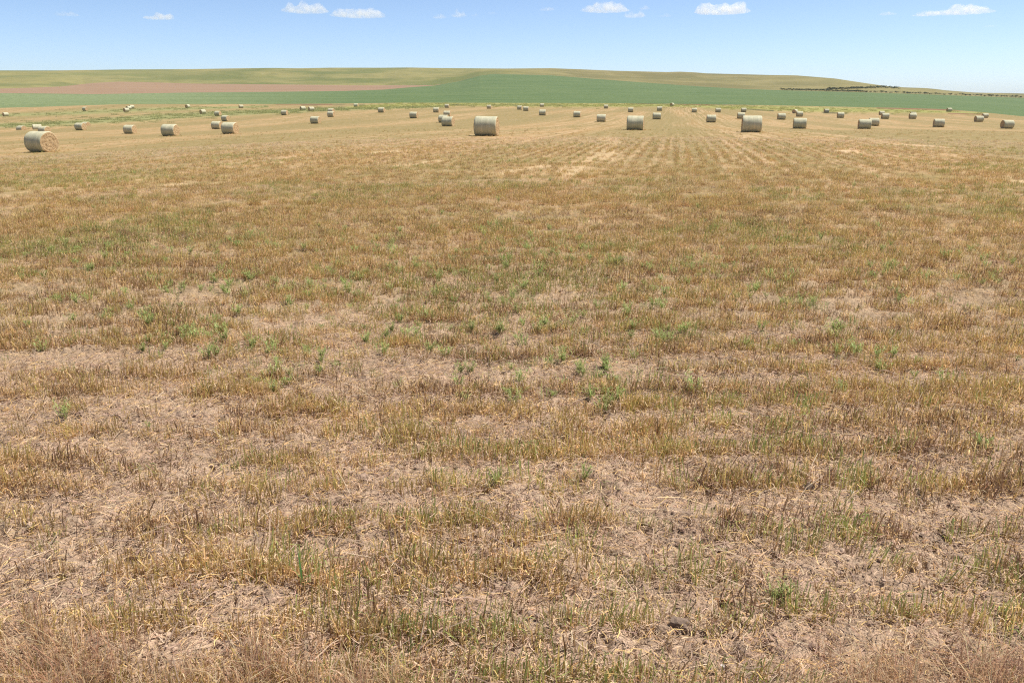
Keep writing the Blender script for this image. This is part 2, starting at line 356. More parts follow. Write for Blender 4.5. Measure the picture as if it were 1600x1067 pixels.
def field_material():
    g = NT('stubble soil', .95); P = g.coord()
    # soil and trodden chaff close by
    n1 = g.noise(P, 1.1, 6, .6); n2 = g.noise(P, 30, 6, .7); n3 = g.noise(P, 120, 4, .7)
    soil = g.mix(g.ramp(n1, [(.35, 0.), (.65, 1.)]), (.262, .182, .122), (.345, .243, .162))
    soil = g.mix(g.ramp(n2, [(.40, 0.), (.53, 1.)]), (.105, .067, .044), soil)  # dark spots paint the shade of pits and stubble gaps into the soil
    chaff = g.mix(g.ramp(n3, [(.42, 0.), (.62, 1.)]), soil, (.60, .43, .285))
    soil = g.mix(g.ramp(g.noise(P, 5, 5, .7), [(.4, .25), (.62, .95)]), soil, chaff)
    # rows of cut stems seen from afar: streaks along the heading of the rows
    u = g.map(P, rot=(0, 0, ROWAZ))
    su = g.n('ShaderNodeSeparateXYZ'); g.link(u, su.inputs[0])
    band1 = g.noise(g.map(u, scale=(.17, .006, 0)), 1.0, 4, .5)
    band2 = g.noise(g.map(u, scale=(.9, .02, 0)), 1.0, 4, .6)
    rows = g.noise(g.map(u, scale=(2.0, .02, 0)), 1.0, 3, .6)
    mott = g.noise(P, .35, 6, .65); fine = g.noise(P, 5.5, 5, .75)
    cover = g.mix(g.ramp(band1, [(.42, 0.), (.57, 1.)]), (.225, .170, .064), (.385, .228, .096))
    cover = g.mix(g.ramp(band2, [(.38, .7), (.56, 0.)]), cover, (.320, .190, .080))
    cover = g.mix(g.ramp(rows, [(.46, 0.), (.56, .9)]), cover, (.52, .35, .195))
    band0 = g.noise(g.map(u, scale=(.055, .004, 0), loc=(3, 1, 0)), 1.0, 3, .5)
    cover = g.mix(g.ramp(band0, [(.44, .75), (.54, 0.)]), cover, g.mix(g.ramp(fine, [(.4, 0.), (.6, 1.)]), (.165, .145, .052), (.240, .185, .075)))
    cover = g.mix(g.ramp(mott, [(.40, .65), (.54, 0.)]), cover, (.205, .170, .058))
    clump = g.noise(g.map(u, scale=(1.3, .5, 0)), 1.0, 4, .7)
    cover = g.mix(g.ramp(clump, [(.38, .6), (.52, 0.)]), cover, (.235, .175, .068))
    cover = g.mix(g.ramp(clump, [(.53, 0.), (.66, .6)]), cover, (.50, .335, .165))
    cover = g.mix(g.ramp(fine, [(.33, .75), (.58, 0.)]), cover, (.22, .160, .060))
    col = g.mix(g.attr('far'), soil, cover)
    wn = g.noise(P, .5, 5, .7)
    col = g.mix(g.attr('straw'), col, g.mix(g.ramp(n2, [(.4, 0.), (.6, 1.)]), (.52, .37, .20), (.66, .48, .28)))
    col = g.mix(g.math('MULTIPLY', g.attr('weed'), .95), col, g.mix(g.ramp(wn, [(.35, 0.), (.65, 1.)]), (.185, .190, .066), (.275, .255, .105)))
    col = g.mix(g.math('MULTIPLY', g.attr('edge'), .95), col, g.mix(g.ramp(wn, [(.35, 0.), (.65, 1.)]), (.185, .190, .050), (.330, .295, .095)))
    col = g.mix(g.attr('dark'), col, (.075, .072, .030))  # dark green weeds together with ditch shade painted into the colour
    col = g.mix(g.attr('rust'), col, (.175, .085, .045))
    b = g.math('ADD', g.math('MULTIPLY', n2, 1.0), g.math('MULTIPLY', n3, .5))
    return g.done(col, b, .55, .02)
def crop_material():
    g = NT('young green crop', .85); P = g.coord()
    a = g.noise(P, .012, 5, .6); b = g.noise(P, .22, 6, .75); c = g.noise(g.map(P, scale=(.0035, .02, 0)), 1.0, 4, .6)
    col = g.mix(g.ramp(a, [(.35, 0.), (.65, 1.)]), (0.079, 0.123, 0.035), (0.106, 0.148, 0.046))
    col = g.mix(g.ramp(c, [(.4, 0.), (.7, .6)]), col, (0.132, 0.164, 0.060))
    col = g.mix(g.attr('pale'), col, (0.185, 0.217, 0.092))
    col = g.mix(g.ramp(b, [(.36, .9), (.52, 0.)]), col, (0.053, 0.088, 0.023))
    return g.done(col, b, .6, .4)
def soil_field_material():
    g = NT('bare ploughed soil', .95); P = g.coord()
    a = g.noise(g.map(P, scale=(.002, .012, 0)), 1.0, 5, .6); b = g.noise(P, .05, 6, .7)
    col = g.mix(g.ramp(a, [(.3, 0.), (.7, 1.)]), (0.234, 0.148, 0.086), (0.271, 0.176, 0.100))
    col = g.mix(g.ramp(b, [(.3, .4), (.6, 0.)]), col, (0.227, 0.138, 0.068))
    return g.done(col)
def hill_material():
    g = NT('dry prairie grass', .9); P = g.coord()
    a = g.noise(P, .0045, 6, .6); b = g.noise(P, .03, 6, .7); c = g.noise(P, .0016, 4, .55)
    col = g.mix(g.ramp(a, [(.42, 0.), (.56, 1.)]), (0.124, 0.134, 0.035), (0.220, 0.192, 0.064))
    col = g.mix(g.attr('tan'), col, g.mix(g.ramp(a, [(.42, 0.), (.56, 1.)]), (0.152, 0.128, 0.042), (0.214, 0.175, 0.064)))
    col = g.mix(g.ramp(b, [(.3, .6), (.55, 0.)]), col, (0.100, 0.102, 0.029))
    col = g.mix(g.ramp(c, [(.5, 0.), (.7, .5)]), col, (0.249, 0.219, 0.081))
    return g.done(col, b, .5, 3)

M_field, M_crop, M_soil, M_hill = field_material(), crop_material(), soil_field_material(), hill_material()
piece('ground', (0, 1), [M_field], dict(far=far, weed=weed, edge=edge, dark=dark, rust=rust, straw=straw))
pale = 1.25 * sstep(640, 160, np.where(front, PX, colx[None] + 0 * XX)) * (.35 + .8 * fbm(XX / 160, YY / 60, 4, 65))
piece('crop_field', (2,), [M_crop], dict(pale=pale))
piece('ploughed_field', (3,), [M_soil], {})
tan_m = sstep(720, 900, np.where(front, PX, colx[None] + 0 * XX)) * (.55 + .9 * fbm(XX / 260, YY / 260, 3, 55))
piece('hills', (4,), [M_hill], dict(tan=tan_m))

def ground_z(X, Y):                                     # height of the sheet anywhere in front of the camera
    X = np.atleast_1d(np.asarray(X, float)); Y = np.atleast_1d(np.asarray(Y, float))
    r = np.hypot(X, Y); a = np.arctan2(X, Y); out = np.empty(len(X))
    for i in range(len(X)):
        j = int(np.searchsorted(az, a[i])) - 1; j = max(0, min(NA - 2, j)); f = (a[i] - az[j]) / (az[j + 1] - az[j])
        z0 = np.interp(r[i], RR[:, j], ZZ[:, j]); z1 = np.interp(r[i], RR[:, j + 1], ZZ[:, j + 1])
        out[i] = z0 + (z1 - z0) * f
    return out

# ------------------------------------------------------------------ round bales
def wrap_material():
    g = NT('net wrapped hay', .85); P = g.coord()
    sx = g.n('ShaderNodeSeparateXYZ'); g.link(P, sx.inputs[0])
    oi = g.n('ShaderNodeObjectInfo').outputs['Random']
    off = g.n('ShaderNodeCombineXYZ'); g.link(g.math('MULTIPLY', oi, 37.0), off.inputs[0]); g.link(g.math('MULTIPLY', oi, 11.0), off.inputs[2])
    va = g.n('ShaderNodeVectorMath', operation='ADD'); g.link(P, va.inputs[0]); g.link(off.outputs[0], va.inputs[1]); Pv = va.outputs[0]
    band = g.noise(g.map(Pv, scale=(14, .35, .35)), 1.0, 4, .7)         # bands running round the bale
    blot = g.noise(Pv, 2.2, 5, .65); fib = g.noise(Pv, 40, 4, .7)
    col = g.mix(g.ramp(band, [(.35, 0.), (.65, 1.)]), (.42, .405, .25), (.63, .57, .38))
    col = g.mix(g.ramp(blot, [(.35, .65), (.6, 0.)]), col, (.37, .38, .265))
    col = g.mix(g.ramp(fib, [(.36, .35), (.52, 0.)]), col, (.38, .275, .17))
    col = g.mix(g.ramp(blot, [(.62, 0.), (.75, .55)]), col, (.56, .46, .30))
    return g.done(col, fib, .4, .02)
def end_material():
    g = NT('cut hay end', .9); P = g.coord()
    s = g.n('ShaderNodeSeparateXYZ'); g.link(P, s.inputs[0])
    zz = g.math('SUBTRACT', s.outputs[2], .75); yy = s.outputs[1]
    rad = g.math('SQRT', g.math('ADD', g.math('MULTIPLY', yy, yy), g.math('MULTIPLY', zz, zz)))
    ang = g.math('ARCTAN2', zz, yy)
    sp = g.math('ADD', g.math('MULTIPLY', rad, 80.0), ang)               # wound spiral
    nz = g.noise(P, 7, 4, .7); fib = g.noise(P, 42, 5, .75)
    sp = g.math('SINE', g.math('ADD', sp, g.math('MULTIPLY', nz, 4.0)))
    col = g.mix(g.ramp(sp, [(.0, .0), (.9, 1.)]), (.56, .38, .19), (.72, .54, .31))
    col = g.mix(g.ramp(fib, [(.36, .85), (.56, 0.)]), col, (.38, .24, .115))
    col = g.mix(g.ramp(nz, [(.6, 0.), (.75, .6)]), col, (.76, .62, .40))
    return g.done(col, g.math('ADD', fib, g.math('MULTIPLY', sp, .15)), .9, .06)
M_wrap, M_end, M_straw = wrap_material(), end_material(), NT('loose straw', .9).done((.50, .36, .18))
BW, BR = 1.72, .76
def bale_geo(seed, na=56):
    rg = np.random.default_rng(seed)
    xs = np.concatenate([[-.5, -.497, -.485, -.46], np.linspace(-.42, .42, 9), [.46, .485, .497, .5]]) * BW
    th = np.arange(na) * 2 * math.pi / na
    V = np.zeros((len(xs), na, 3))
    for i, x in enumerate(xs):
        e = abs(x) / (BW / 2); shoulder = 1 - .06 * max(0, (e - .86) / .14)**2.2
        bulge = 1 + .012 * math.sin(x * 3 + seed)
        lump = 1 + .055 * (vnoise(th * 1.6 + 5, np.full(na, x * 1.2 + seed * 7), 6 + seed) - .5) + .012 * (vnoise(th * 6, np.full(na, x * 7 + seed), 8) - .5)
        lump[-4:] = lump[-4:] * np.linspace(.8, .2, 4) + lump[0] * np.linspace(.2, .8, 4)
        rr = BR * shoulder * bulge * lump
        z = BR * .985 + rr * np.sin(th); y = rr * np.cos(th) * 1.035
        z = np.where(z < .035, .035 + (z - .035) * .15, z)              # slumps on its own weight
        V[i, :, 0] = x; V[i, :, 1] = y; V[i, :, 2] = z
    n = len(xs); ii = np.arange(n * na).reshape(n, na)
    Fq = np.stack([ii[:-1], np.roll(ii, -1, 1)[:-1], np.roll(ii, -1, 1)[1:], ii[1:]], -1).reshape(-1, 4)
    ends = []
    for s, ring in ((-1, V[0]), (1, V[-1])):
        rings = [ring]; cen = np.array([s * BW / 2, 0, BR * .985])
        for q in (.93, .84, .74, .64, .54, .43, .32, .21, .11):
            p = cen + (ring - cen) * q
            p[:, 0] = s * (BW / 2 + .015 - .05 * (1 - q) * q + .035 * (vnoise(p[:, 1] * 9 + seed, p[:, 2] * 9, 12 + seed) - .5) + .02 * math.sin(q * 40 + seed))
            rings.append(p)
        E = np.concatenate(rings + [cen[None]]); m = len(rings)
        fi = []
        for k in range(m - 1):
            for j in range(na):
                a, b, c, d = k * na + j, k * na + (j + 1) % na, (k + 1) * na + (j + 1) % na, (k + 1) * na + j
                fi.append((a, b, c, d) if s > 0 else (d, c, b, a))
        for j in range(na):
            a, b, c = (m - 1) * na + j, (m - 1) * na + (j + 1) % na, m * na
            fi.append((a, b, c) if s > 0 else (c, b, a))
        # loose straws poking out of the cut end
        vs = [E]; cnt = len(E)
        for _ in range(150):
            an = rg.uniform(0, 2 * math.pi); q = rg.uniform(.1, 1) ** .5 * BR * .96
            p = np.array([s * (BW / 2 + .0), q * math.cos(an) * 1.03, max(.05, BR * .985 + q * math.sin(an))])
            d = np.array([s * rg.uniform(.1, .8), rg.normal(0, .7), rg.normal(-.25, .7)]); d /= np.linalg.norm(d)
            L = rg.uniform(.05, .17); wd = np.cross(d, rg.normal(size=3)); wd = wd / np.linalg.norm(wd) * .004
            e = p + d * L; e[2] = max(e[2], .03)
            vs.append(np.stack([p - wd, p + wd, e + wd * .6, e - wd * .6])); fi.append((cnt, cnt + 1, cnt + 2, cnt + 3)); cnt += 4
        ends.append((np.concatenate(vs), fi))
    return V.reshape(-1, 3), [tuple(f) for f in Fq.tolist()], ends
def make_bale(seed, big):
    V, Fq, ends = bale_geo(seed, 56 if big else 28)
    if big:
        root = bpy.data.objects.new('round_bale', None); root.empty_display_size = .5; COL.objects.link(root)
        rg = np.random.default_rng(seed + 50); vs = [V]; fs = list(Fq); n = len(V); cen = BR * .985
        for _ in range(140):                            # straws that escaped the net
            p = V[rg.integers(len(V))]; d0 = np.array([0, p[1], p[2] - cen]); d0 /= np.linalg.norm(d0) + 1e-6
            if p[2] < .1: continue
            d = d0 * rg.uniform(.1, .6) + np.array([rg.normal(0, .7), rg.normal(0, .3), rg.normal(-.3, .4)]); d /= np.linalg.norm(d)
            e = p + d * rg.uniform(.04, .13); q = np.cross(d, d0); q = q / (np.linalg.norm(q) + 1e-6) * .004
            vs.append(np.stack([p - q, p + q, e + q * .5, e - q * .5])); fs.append((n, n + 1, n + 2, n + 3)); n += 4
        mk('wrapped_side', np.concatenate(vs), fs, [M_wrap], root)
        for Ev, Ef in ends: mk('end_face', Ev, Ef, [M_end], root)
    else:
        vs = [V]; fs = list(Fq); fm = [0] * len(Fq); n = len(V)
        for Ev, Ef in ends:
            vs.append(Ev); fs += [tuple(i + n for i in f) for f in Ef]; fm += [1] * len(Ef); n += len(Ev)
        root = mk('round_bale', np.concatenate(vs), fs, [M_wrap, M_end], fm=fm)
    return root
def copy_tree(o):
    c = o.copy(); COL.objects.link(c)
    for ch in o.children:
        d = ch.copy(); COL.objects.link(d); d.parent = c
    return c
protos = {(big, s): make_bale(s, big) for big in (True, False) for s in (1, 2, 3, 4)}
used = set()
for n, (k, x0, x1, y0, y1, ang, lab) in enumerate(BALES):
    X, Y, t, hpx = BP[k]
    key = (hpx > 8.9, 1 + (n * 7 + n // 3) % 4); p = protos[key]
    o = p if key not in used else copy_tree(p); used.add(key)
    zs = ground_z([X - .5, X, X + .5, X], [Y, Y - .4, Y, Y + .4])
    o.location = (X, Y, float(zs.min()) - .03)
    o.rotation_euler = (0, 0, R(ang + random.uniform(-3, 3)))
    s = 1 + random.uniform(-.025, .025); o.scale = (s * random.uniform(.97, 1.03), s, s)
    tag(o, lab, 'hay bale', 'round hay bales scattered over the stubble field')

# ------------------------------------------------------------------ stubble, litter and weeds as countless stuff
def plant_material(name, rough=.75, var=.35):
    g = NT(name, rough)
    c = g.attr('Col', 'Color'); r = g.n('ShaderNodeObjectInfo').outputs['Random']
    hsv = g.n('ShaderNodeHueSaturation'); g.link(c, hsv.inputs['Color'])
    g.link(g.math('ADD', g.math('MULTIPLY', r, var), 1 - var / 2), hsv.inputs['Value'])
    g.link(g.math('ADD', g.math('MULTIPLY', r, .02), .49), hsv.inputs['Hue'])
    m = g.done(hsv.outputs[0])
    tr = g.n('ShaderNodeBsdfTranslucent'); g.link(hsv.outputs[0], tr.inputs[0])
    mx = g.n('ShaderNodeMixShader'); mx.inputs[0].default_value = .42
    g.link(g.b.outputs[0], mx.inputs[1]); g.link(tr.outputs[0], mx.inputs[2])
    g.link(mx.outputs[0], g.t.nodes['Material Output'].inputs[0])
    return m
M_plant = plant_material('stubble stems')
class Blades:
    def __init__(s): s.v = []; s.f = []; s.c = []
    def ribbon(s, pts, wid, cols, side):
        n0 = len(s.v)
        for i, (p, c) in enumerate(zip(pts, cols)):
            wv = wid[i] if isinstance(wid, (list, tuple)) else wid
            s.v.append(p - side * wv); s.v.append(p + side * wv); s.c += [c + (1,)] * 2
        for i in range(len(pts) - 1):
            a = n0 + 2 * i; s.f.append((a, a + 1, a + 3, a + 2))
    def build(s, name):
        return mk(name, np.array(s.v), s.f, [M_plant], attrs={'Col': ('FLOAT_COLOR', np.array(s.c))}, smooth=False, link=False)
def jit(c, rg, a=.18):
    k = 1 + rg.uniform(-a, a); return tuple(max(.01, x * k * (1 + rg.uniform(-.06, .06))) for x in c)
def dirv(a): return np.array([math.cos(a), math.sin(a), 0.0])
TAN, OLIVE, GREEN, BROWN, GREY, STR = (.78, .53, .235), (.55, .415, .13), (.33, .38, .11), (.36, .22, .10), (.46, .345, .25), (.72, .52, .345)
def stub_clump(rg, n, rad, hmin, hmax, top, low, leaf=.5, wid=.0017):
    b = Blades()
    for _ in range(n):
        q = rad * math.sqrt(rg.uniform()); a = rg.uniform(0, 6.28)
        p = np.array([q * math.cos(a) * 1.7, q * math.sin(a) * .8, -.012])
        h = rg.uniform(hmin, hmax); ln = dirv(rg.uniform(0, 6.28)) * h * abs(rg.normal(0, .22)) + np.array([.06 * h, 0, 0])
        tip = p + np.array([0, 0, h]) + ln; mid = p + np.array([0, 0, h * .5]) + ln * .35
        t = jit(top if rg.uniform() < .75 else TAN, rg, .3); lo = jit(low, rg, .3); wv = wid * rg.uniform(.7, 1.5)  # base colour: brown straw with the clump's low shade painted in
        b.ribbon([p, mid, tip], [wv, wv, wv * .85], [lo, tuple((x + y) / 2 for x, y in zip(lo, t)), t], dirv(rg.uniform(0, 6.28)))
        if rg.uniform() < leaf:                       # shrivelled leaf hanging off the stem
            d = dirv(rg.uniform(0, 6.28)); L = rg.uniform(.02, .055); c = jit(STR if rg.uniform() < .6 else t, rg, .25)
            s0 = p + (tip - p) * rg.uniform(.2, .8)
            s1 = s0 + d * L * .5 + np.array([0, 0, L * rg.uniform(-.1, .35)]); s2 = s0 + d * L + np.array([0, 0, L * rg.uniform(-.7, .1)])
            s2[2] = max(s2[2], .003)
            b.ribbon([s0, s1, s2], [.0014, .0019, .0006], [c, c, c], np.cross(d, [0, 0, 1.0]))
    return b
def litter_clump(rg, n, rad, cols, lmin=.03, lmax=.14, wid=.0016):
    b = Blades()
    for _ in range(n):
        q = rad * math.sqrt(rg.uniform()); a = rg.uniform(0, 6.28); d = dirv(rg.uniform(0, 6.28))
        p = np.array([q * math.cos(a), q * math.sin(a), rg.uniform(.001, .022)]); L = rg.uniform(lmin, lmax)
        c = jit(cols[rg.integers(len(cols))], rg, .3); bend = np.cross(d, [0, 0, 1.0]) * rg.normal(0, .12) * L
        e = p + d * L + np.array([0, 0, abs(rg.normal(0, .13)) * L]); m = (p + e) / 2 + bend + np.array([0, 0, .1 * L * rg.uniform(0, 1)])
        sd = np.cross(d, [0, 0, 1.0]) + np.array([0, 0, rg.normal(0, .6)]); sd /= np.linalg.norm(sd)
        b.ribbon([p, m, e], wid * rg.uniform(.6, 1.9), [c, c, c], sd)
    return b
def grass_clump(rg, n, rad, hmin, hmax, cols, wid=.0011, droop=.45):
    b = Blades()
    for _ in range(n):
        q = rad * math.sqrt(rg.uniform()); a = rg.uniform(0, 6.28); d = dirv(rg.uniform(0, 6.28))
        p = np.array([q * math.cos(a), q * math.sin(a), -.01]); h = rg.uniform(hmin, hmax); c = jit(cols[rg.integers(len(cols))], rg, .3)
        k = abs(rg.normal(0, droop))
        b.ribbon([p, p + np.array([0, 0, h * .45]) + d * h * k * .2, p + np.array([0, 0, h * .8]) + d * h * k * .6, p + np.array([0, 0, h * (1 - k * .25)]) + d * h * k * 1.1],
                 [wid, wid, wid * .8, wid * .2], [tuple(x * .8 for x in c), c, c, c], np.cross(d, [0, 0, 1.0]))
    return b
def weed_plant(rg, h, cols):
    b = Blades()
    for _ in range(rg.integers(9, 15)):
        d = dirv(rg.uniform(0, 6.28)); hh = h * rg.uniform(.5, 1); ln = d * hh * rg.uniform(.1, .75); p0 = d * rg.uniform(0, .03); c = jit(cols[0], rg)
        b.ribbon([p0, p0 + np.array([0, 0, hh * .55]) + ln * .4, p0 + np.array([0, 0, hh]) + ln], [.0016, .0014, .0008], [c, c, c], np.cross(d, [0, 0, 1.0]))
        for k in range(rg.integers(8, 14)):
            q = rg.uniform(.2, 1); p = p0 + np.array([0, 0, hh * q]) + ln * q * q; e = dirv(rg.uniform(0, 6.28)); L = rg.uniform(.012, .03)
            cc = jit(cols[rg.integers(len(cols))], rg, .3); up = np.array([0, 0, L * rg.uniform(.3, 1.4)])
            b.ribbon([p, p + e * L * .5 + up * .6, p + e * L + up], [.001, .0028, .0007], [cc, cc, cc], np.cross(e, [0, 0, 1.0]))
    return b
def library(name, makers):
    c = bpy.data.collections.new(name)
    for i, b in enumerate(makers):
        c.objects.link(b.build('%s_%03d' % (name, i)))
    return c
def scatter(name, coll, P, rot, scl, ind, label, cat):
    me = bpy.data.meshes.new(name); me.vertices.add(len(P)); me.vertices.foreach_set('co', P.astype(np.float32).ravel())
    for an, typ, key, arr in (('rot', 'FLOAT_VECTOR', 'vector', rot), ('scl', 'FLOAT_VECTOR', 'vector', scl), ('ind', 'INT', 'value', ind)):
        a = me.attributes.new(an, typ, 'POINT'); a.data.foreach_set(key, np.asarray(arr).astype(np.int32 if typ == 'INT' else np.float32).ravel())
    o = bpy.data.objects.new(name, me); COL.objects.link(o)
    ng = bpy.data.node_groups.new(name + ' scatter', 'GeometryNodeTree')
    ng.interface.new_socket('Geometry', in_out='INPUT', socket_type='NodeSocketGeometry'); ng.interface.new_socket('Geometry', in_out='OUTPUT', socket_type='NodeSocketGeometry')
    gi = ng.nodes.new('NodeGroupInput'); go = ng.nodes.new('NodeGroupOutput'); ip = ng.nodes.new('GeometryNodeInstanceOnPoints')
    ci = ng.nodes.new('GeometryNodeCollectionInfo'); ci.inputs['Collection'].default_value = coll
    ci.inputs['Separate Children'].default_value = True; ci.inputs['Reset Children'].default_value = True
    def na(n, t):
        x = ng.nodes.new('GeometryNodeInputNamedAttribute'); x.data_type = t; x.inputs['Name'].default_value = n
        return [s for s in x.outputs if s.enabled and s.name == 'Attribute'][0]
    L = ng.links.new
    L(gi.outputs[0], ip.inputs['Points']); L(ci.outputs[0], ip.inputs['Instance']); ip.inputs['Pick Instance'].default_value = True
    L(na('ind', 'INT'), ip.inputs['Instance Index']); L(na('rot', 'FLOAT_VECTOR'), ip.inputs['Rotation']); L(na('scl', 'FLOAT_VECTOR'), ip.inputs['Scale'])
    L(ip.outputs[0], go.inputs[0])
    md = o.modifiers.new('scatter', 'NODES'); md.node_group = ng
    return tag(o, label, cat, kind='stuff')
rg = np.random.default_rng(3)
# 0-5 olive, 6-11 tan, 12-15 green, 16-19 brown grey
stub_lib = library('stubble_clump',
    [stub_clump(rg, 22, .06, .05, .115, OLIVE, BROWN) for _ in range(6)] +
    [stub_clump(rg, 20, .06, .04, .10, TAN, BROWN, .8) for _ in range(6)] +
    [stub_clump(rg, 20, .06, .05, .115, GREEN, OLIVE, .4) for _ in range(4)] +
    [stub_clump(rg, 18, .06, .04, .09, BROWN, (.26, .175, .115), .6) for _ in range(4)])
WA = R(40)
def wedge(n, r0, r1):                                   # random spots in front of the camera, even per square metre
    r = np.sqrt(RNG.uniform(r0 * r0, r1 * r1, n)); a = RNG.uniform(-WA, WA, n); return r * np.sin(a), r * np.cos(a)
# thin and thick patches read off the photograph, fixed to the ground: column, row, half widths, amount
PATCH = [(880, 592, 420, 22, -.75), (230, 690, 270, 32, -.6), (180, 840, 240, 22, -.75), (330, 940, 130, 60, -.6), (760, 800, 300, 18, -.4), (1180, 790, 120, 22, -.55), (1250, 905, 200, 40, -.6), (640, 520, 120, 16, -.5), (1400, 500, 260, 14, -.5), (950, 690, 140, 20, -.4), (700, 960, 160, 40, -.5), (1000, 640, 260, 14, -.3), (60, 560, 140, 14, -.5), (300, 1040, 260, 20, -.35), (480, 620, 220, 14, -.4), (1330, 1000, 180, 30, -.4),
         (900, 650, 400, 22, .5), (1400, 690, 260, 60, .7), (1300, 750, 260, 16, .5), (600, 900, 120, 30, .4), (330, 830, 120, 14, .6), (500, 850, 130, 14, .6), (800, 430, 700, 24, .3), (1200, 620, 400, 16, .4), (300, 610, 250, 18, .4), (1560, 740, 90, 50, .5)]
def density(X, Y):
    px, py = proj(X, Y, field_z(X, Y)); d = np.ones(len(X))
    for cx, cy, rx, ry, am in PATCH: d = d + am * np.exp(-(((px - cx) / rx)**2 + ((py - cy) / ry)**2))
    d = d + 1.5 * (fbm(X / .7, Y / .45, 3, 201) - .5) * 2 + .5 * (fbm(X / 4, Y / 4, 2, 211) - .5) * 2
    d = np.clip(d + .35 * np.exp(-((py - 390) / 70)**2), 0.02, 2)
    return np.where(Y < 14, d**1.25, d), px, py
def stub_points(n, r0, r1, keep):
    X, Y = wedge(n, r0, r1); hl = headland(X, Y)
    # pull towards the drill rows: along X on the headland, along the row heading further out
    sp = .42; t = RNG.normal(0, .06, n)
    wob = .10 * (vnoise(X / 1.7, Y * 0 + np.round(Y / sp), 7) - .5) * 2
    Yr = np.round(Y / sp) * sp + wob + t
    u = X * math.cos(ROWAZ) - Y * math.sin(ROWAZ); v = X * math.sin(ROWAZ) + Y * math.cos(ROWAZ)
    ur = np.round(u / .5) * .5 + RNG.normal(0, .07, n)
    X2 = ur * math.cos(ROWAZ) + v * math.sin(ROWAZ); Y2 = -ur * math.sin(ROWAZ) + v * math.cos(ROWAZ)
    row = RNG.uniform(0, 1, n) < .78
    Xn = np.where(row & (hl < .5), X2, X); Yn = np.where(row, np.where(hl > .5, Yr, Y2), Y)
    d, px, py = density(Xn, Yn)
    ok = (RNG.uniform(0, 1.25, n) < d * keep * (1 - .6 * sstep(13, 26, np.hypot(Xn, Yn)) * (r1 < 27)) * (1 - .93 * sstep(28, 61, np.hypot(Xn, Yn)) * (27 < r1 < 63)) * (1 - .97 * sstep(26, 135, np.hypot(Xn, Yn)))) & (Yn > 1.2) & (ell(STRAW, px, py, np.full(n, .5)) < .6)
    return Xn[ok], Yn[ok], px[ok], py[ok], d[ok]
SX, SY, SS, SPX, SPY = [], [], [], [], []
for n, r0, r1, keep, sc_ in ((7800, 1.8, 9, .85, 1.0), (36000, 9, 26, .95, 1.05), (62000, 26, 62, .85, 1.15), (16000, 62, 150, .75, 1.4)):
    X, Y, px, py, d = stub_points(n, r0, r1, keep)
    SX.append(X); SY.append(Y); SPX.append(px); SPY.append(py)
    SS.append(sc_ * (.75 + .5 * RNG.uniform(0, 1, len(X))) * (.8 + .2 * np.clip(d, 0, 1.5)))
for k, *_r in BALES:                                     # stubble and raked straw left standing against the foot of the bales
    bx, by, _t, hpx = BP[k]
    if hpx > 9.5:
        n = 150; X = bx + RNG.normal(0, .62, n); Y = by + RNG.normal(-.25, .42, n); d = np.ones(n); px, py = proj(X, Y, field_z(X, Y))
        SX.append(X); SY.append(Y); SPX.append(px); SPY.append(py); SS.append(RNG.uniform(.9, 1.6, n))
SX, SY, SS, SPX, SPY = map(np.concatenate, (SX, SY, SS, SPX, SPY)); N = len(SX)
gn = fbm(SX / 3.2, SY / 3.2, 3, 301); tn = fbm(SX / 2.1 + 50, SY / 2.1, 3, 311); rr_ = RNG.uniform(0, 1, N)
grow = np.exp(-(((SPY - 500) / 80)**2)) * np.exp(-(((SPX - 780) / 520)**2))
p_green = np.clip(.03 + .55 * sstep(.52, .7, gn) + .22 * grow, 0, .7); p_brown = np.clip(.08 + (.35 + .25 * (SPY > 560)) * sstep(.47, .64, tn), 0, .7) * (SPY > 330)
ind = np.where(rr_ < p_green, RNG.integers(12, 16, N), np.where(rr_ < p_green + p_brown, RNG.integers(16, 20, N), np.where(RNG.uniform(0, 1, N) < .55, RNG.integers(0, 6, N), RNG.integers(6, 12, N))))
SZ = field_z(SX, SY) + micro(SX, SY)
rot = np.stack([RNG.normal(0, .12, N), RNG.normal(0, .12, N), np.where(headland(SX, SY) > .5, RNG.normal(0, .5, N), ROWAZ + math.pi / 2 + RNG.normal(0, .5, N))], -1)
hs = np.where(SY > 26, .75, 1.0)
scl = np.stack([SS, SS, SS * RNG.uniform(.75, 1.2, N) * hs], -1)
scatter('stubble', stub_lib, np.stack([SX, SY, SZ], -1), rot, scl, ind, 'short cut stubble stems in rows over the harvested field', 'stubble')

lit_lib = library('straw_litter_clump', [litter_clump(rg, 34, .16, [STR, TAN, (.36, .25, .18), (.50, .36, .26), GREY, (.66, .50, .36)], .02, .075, .0008) for _ in range(8)] + [litter_clump(rg, 10, .2, [STR, (.66, .50, .36), GREY], .1, .28, .0014) for _ in range(2)])
LX, LY = [], []
for n, r0, r1 in ((6400, 1.8, 8), (14000, 8, 24), (9000, 24, 60)):
    X, Y = wedge(n, r0, r1); LX.append(X); LY.append(Y)
LX, LY = np.concatenate(LX), np.concatenate(LY); N = len(LX)
li = np.where(RNG.uniform(0, 1, N) < .97, RNG.integers(0, 8, N), RNG.integers(8, 10, N)); ls = RNG.uniform(.8, 1.3, N) * (1 + np.clip((LY - 20) / 40, 0, .8))
scatter('straw_litter', lit_lib, np.stack([LX, LY, field_z(LX, LY) + micro(LX, LY)], -1), np.stack([LX * 0, LX * 0, RNG.uniform(0, 6.28, N)], -1), np.stack([ls] * 3, -1), li, 'loose pale straw and chaff lying on the bare soil between stubble rows', 'straw')

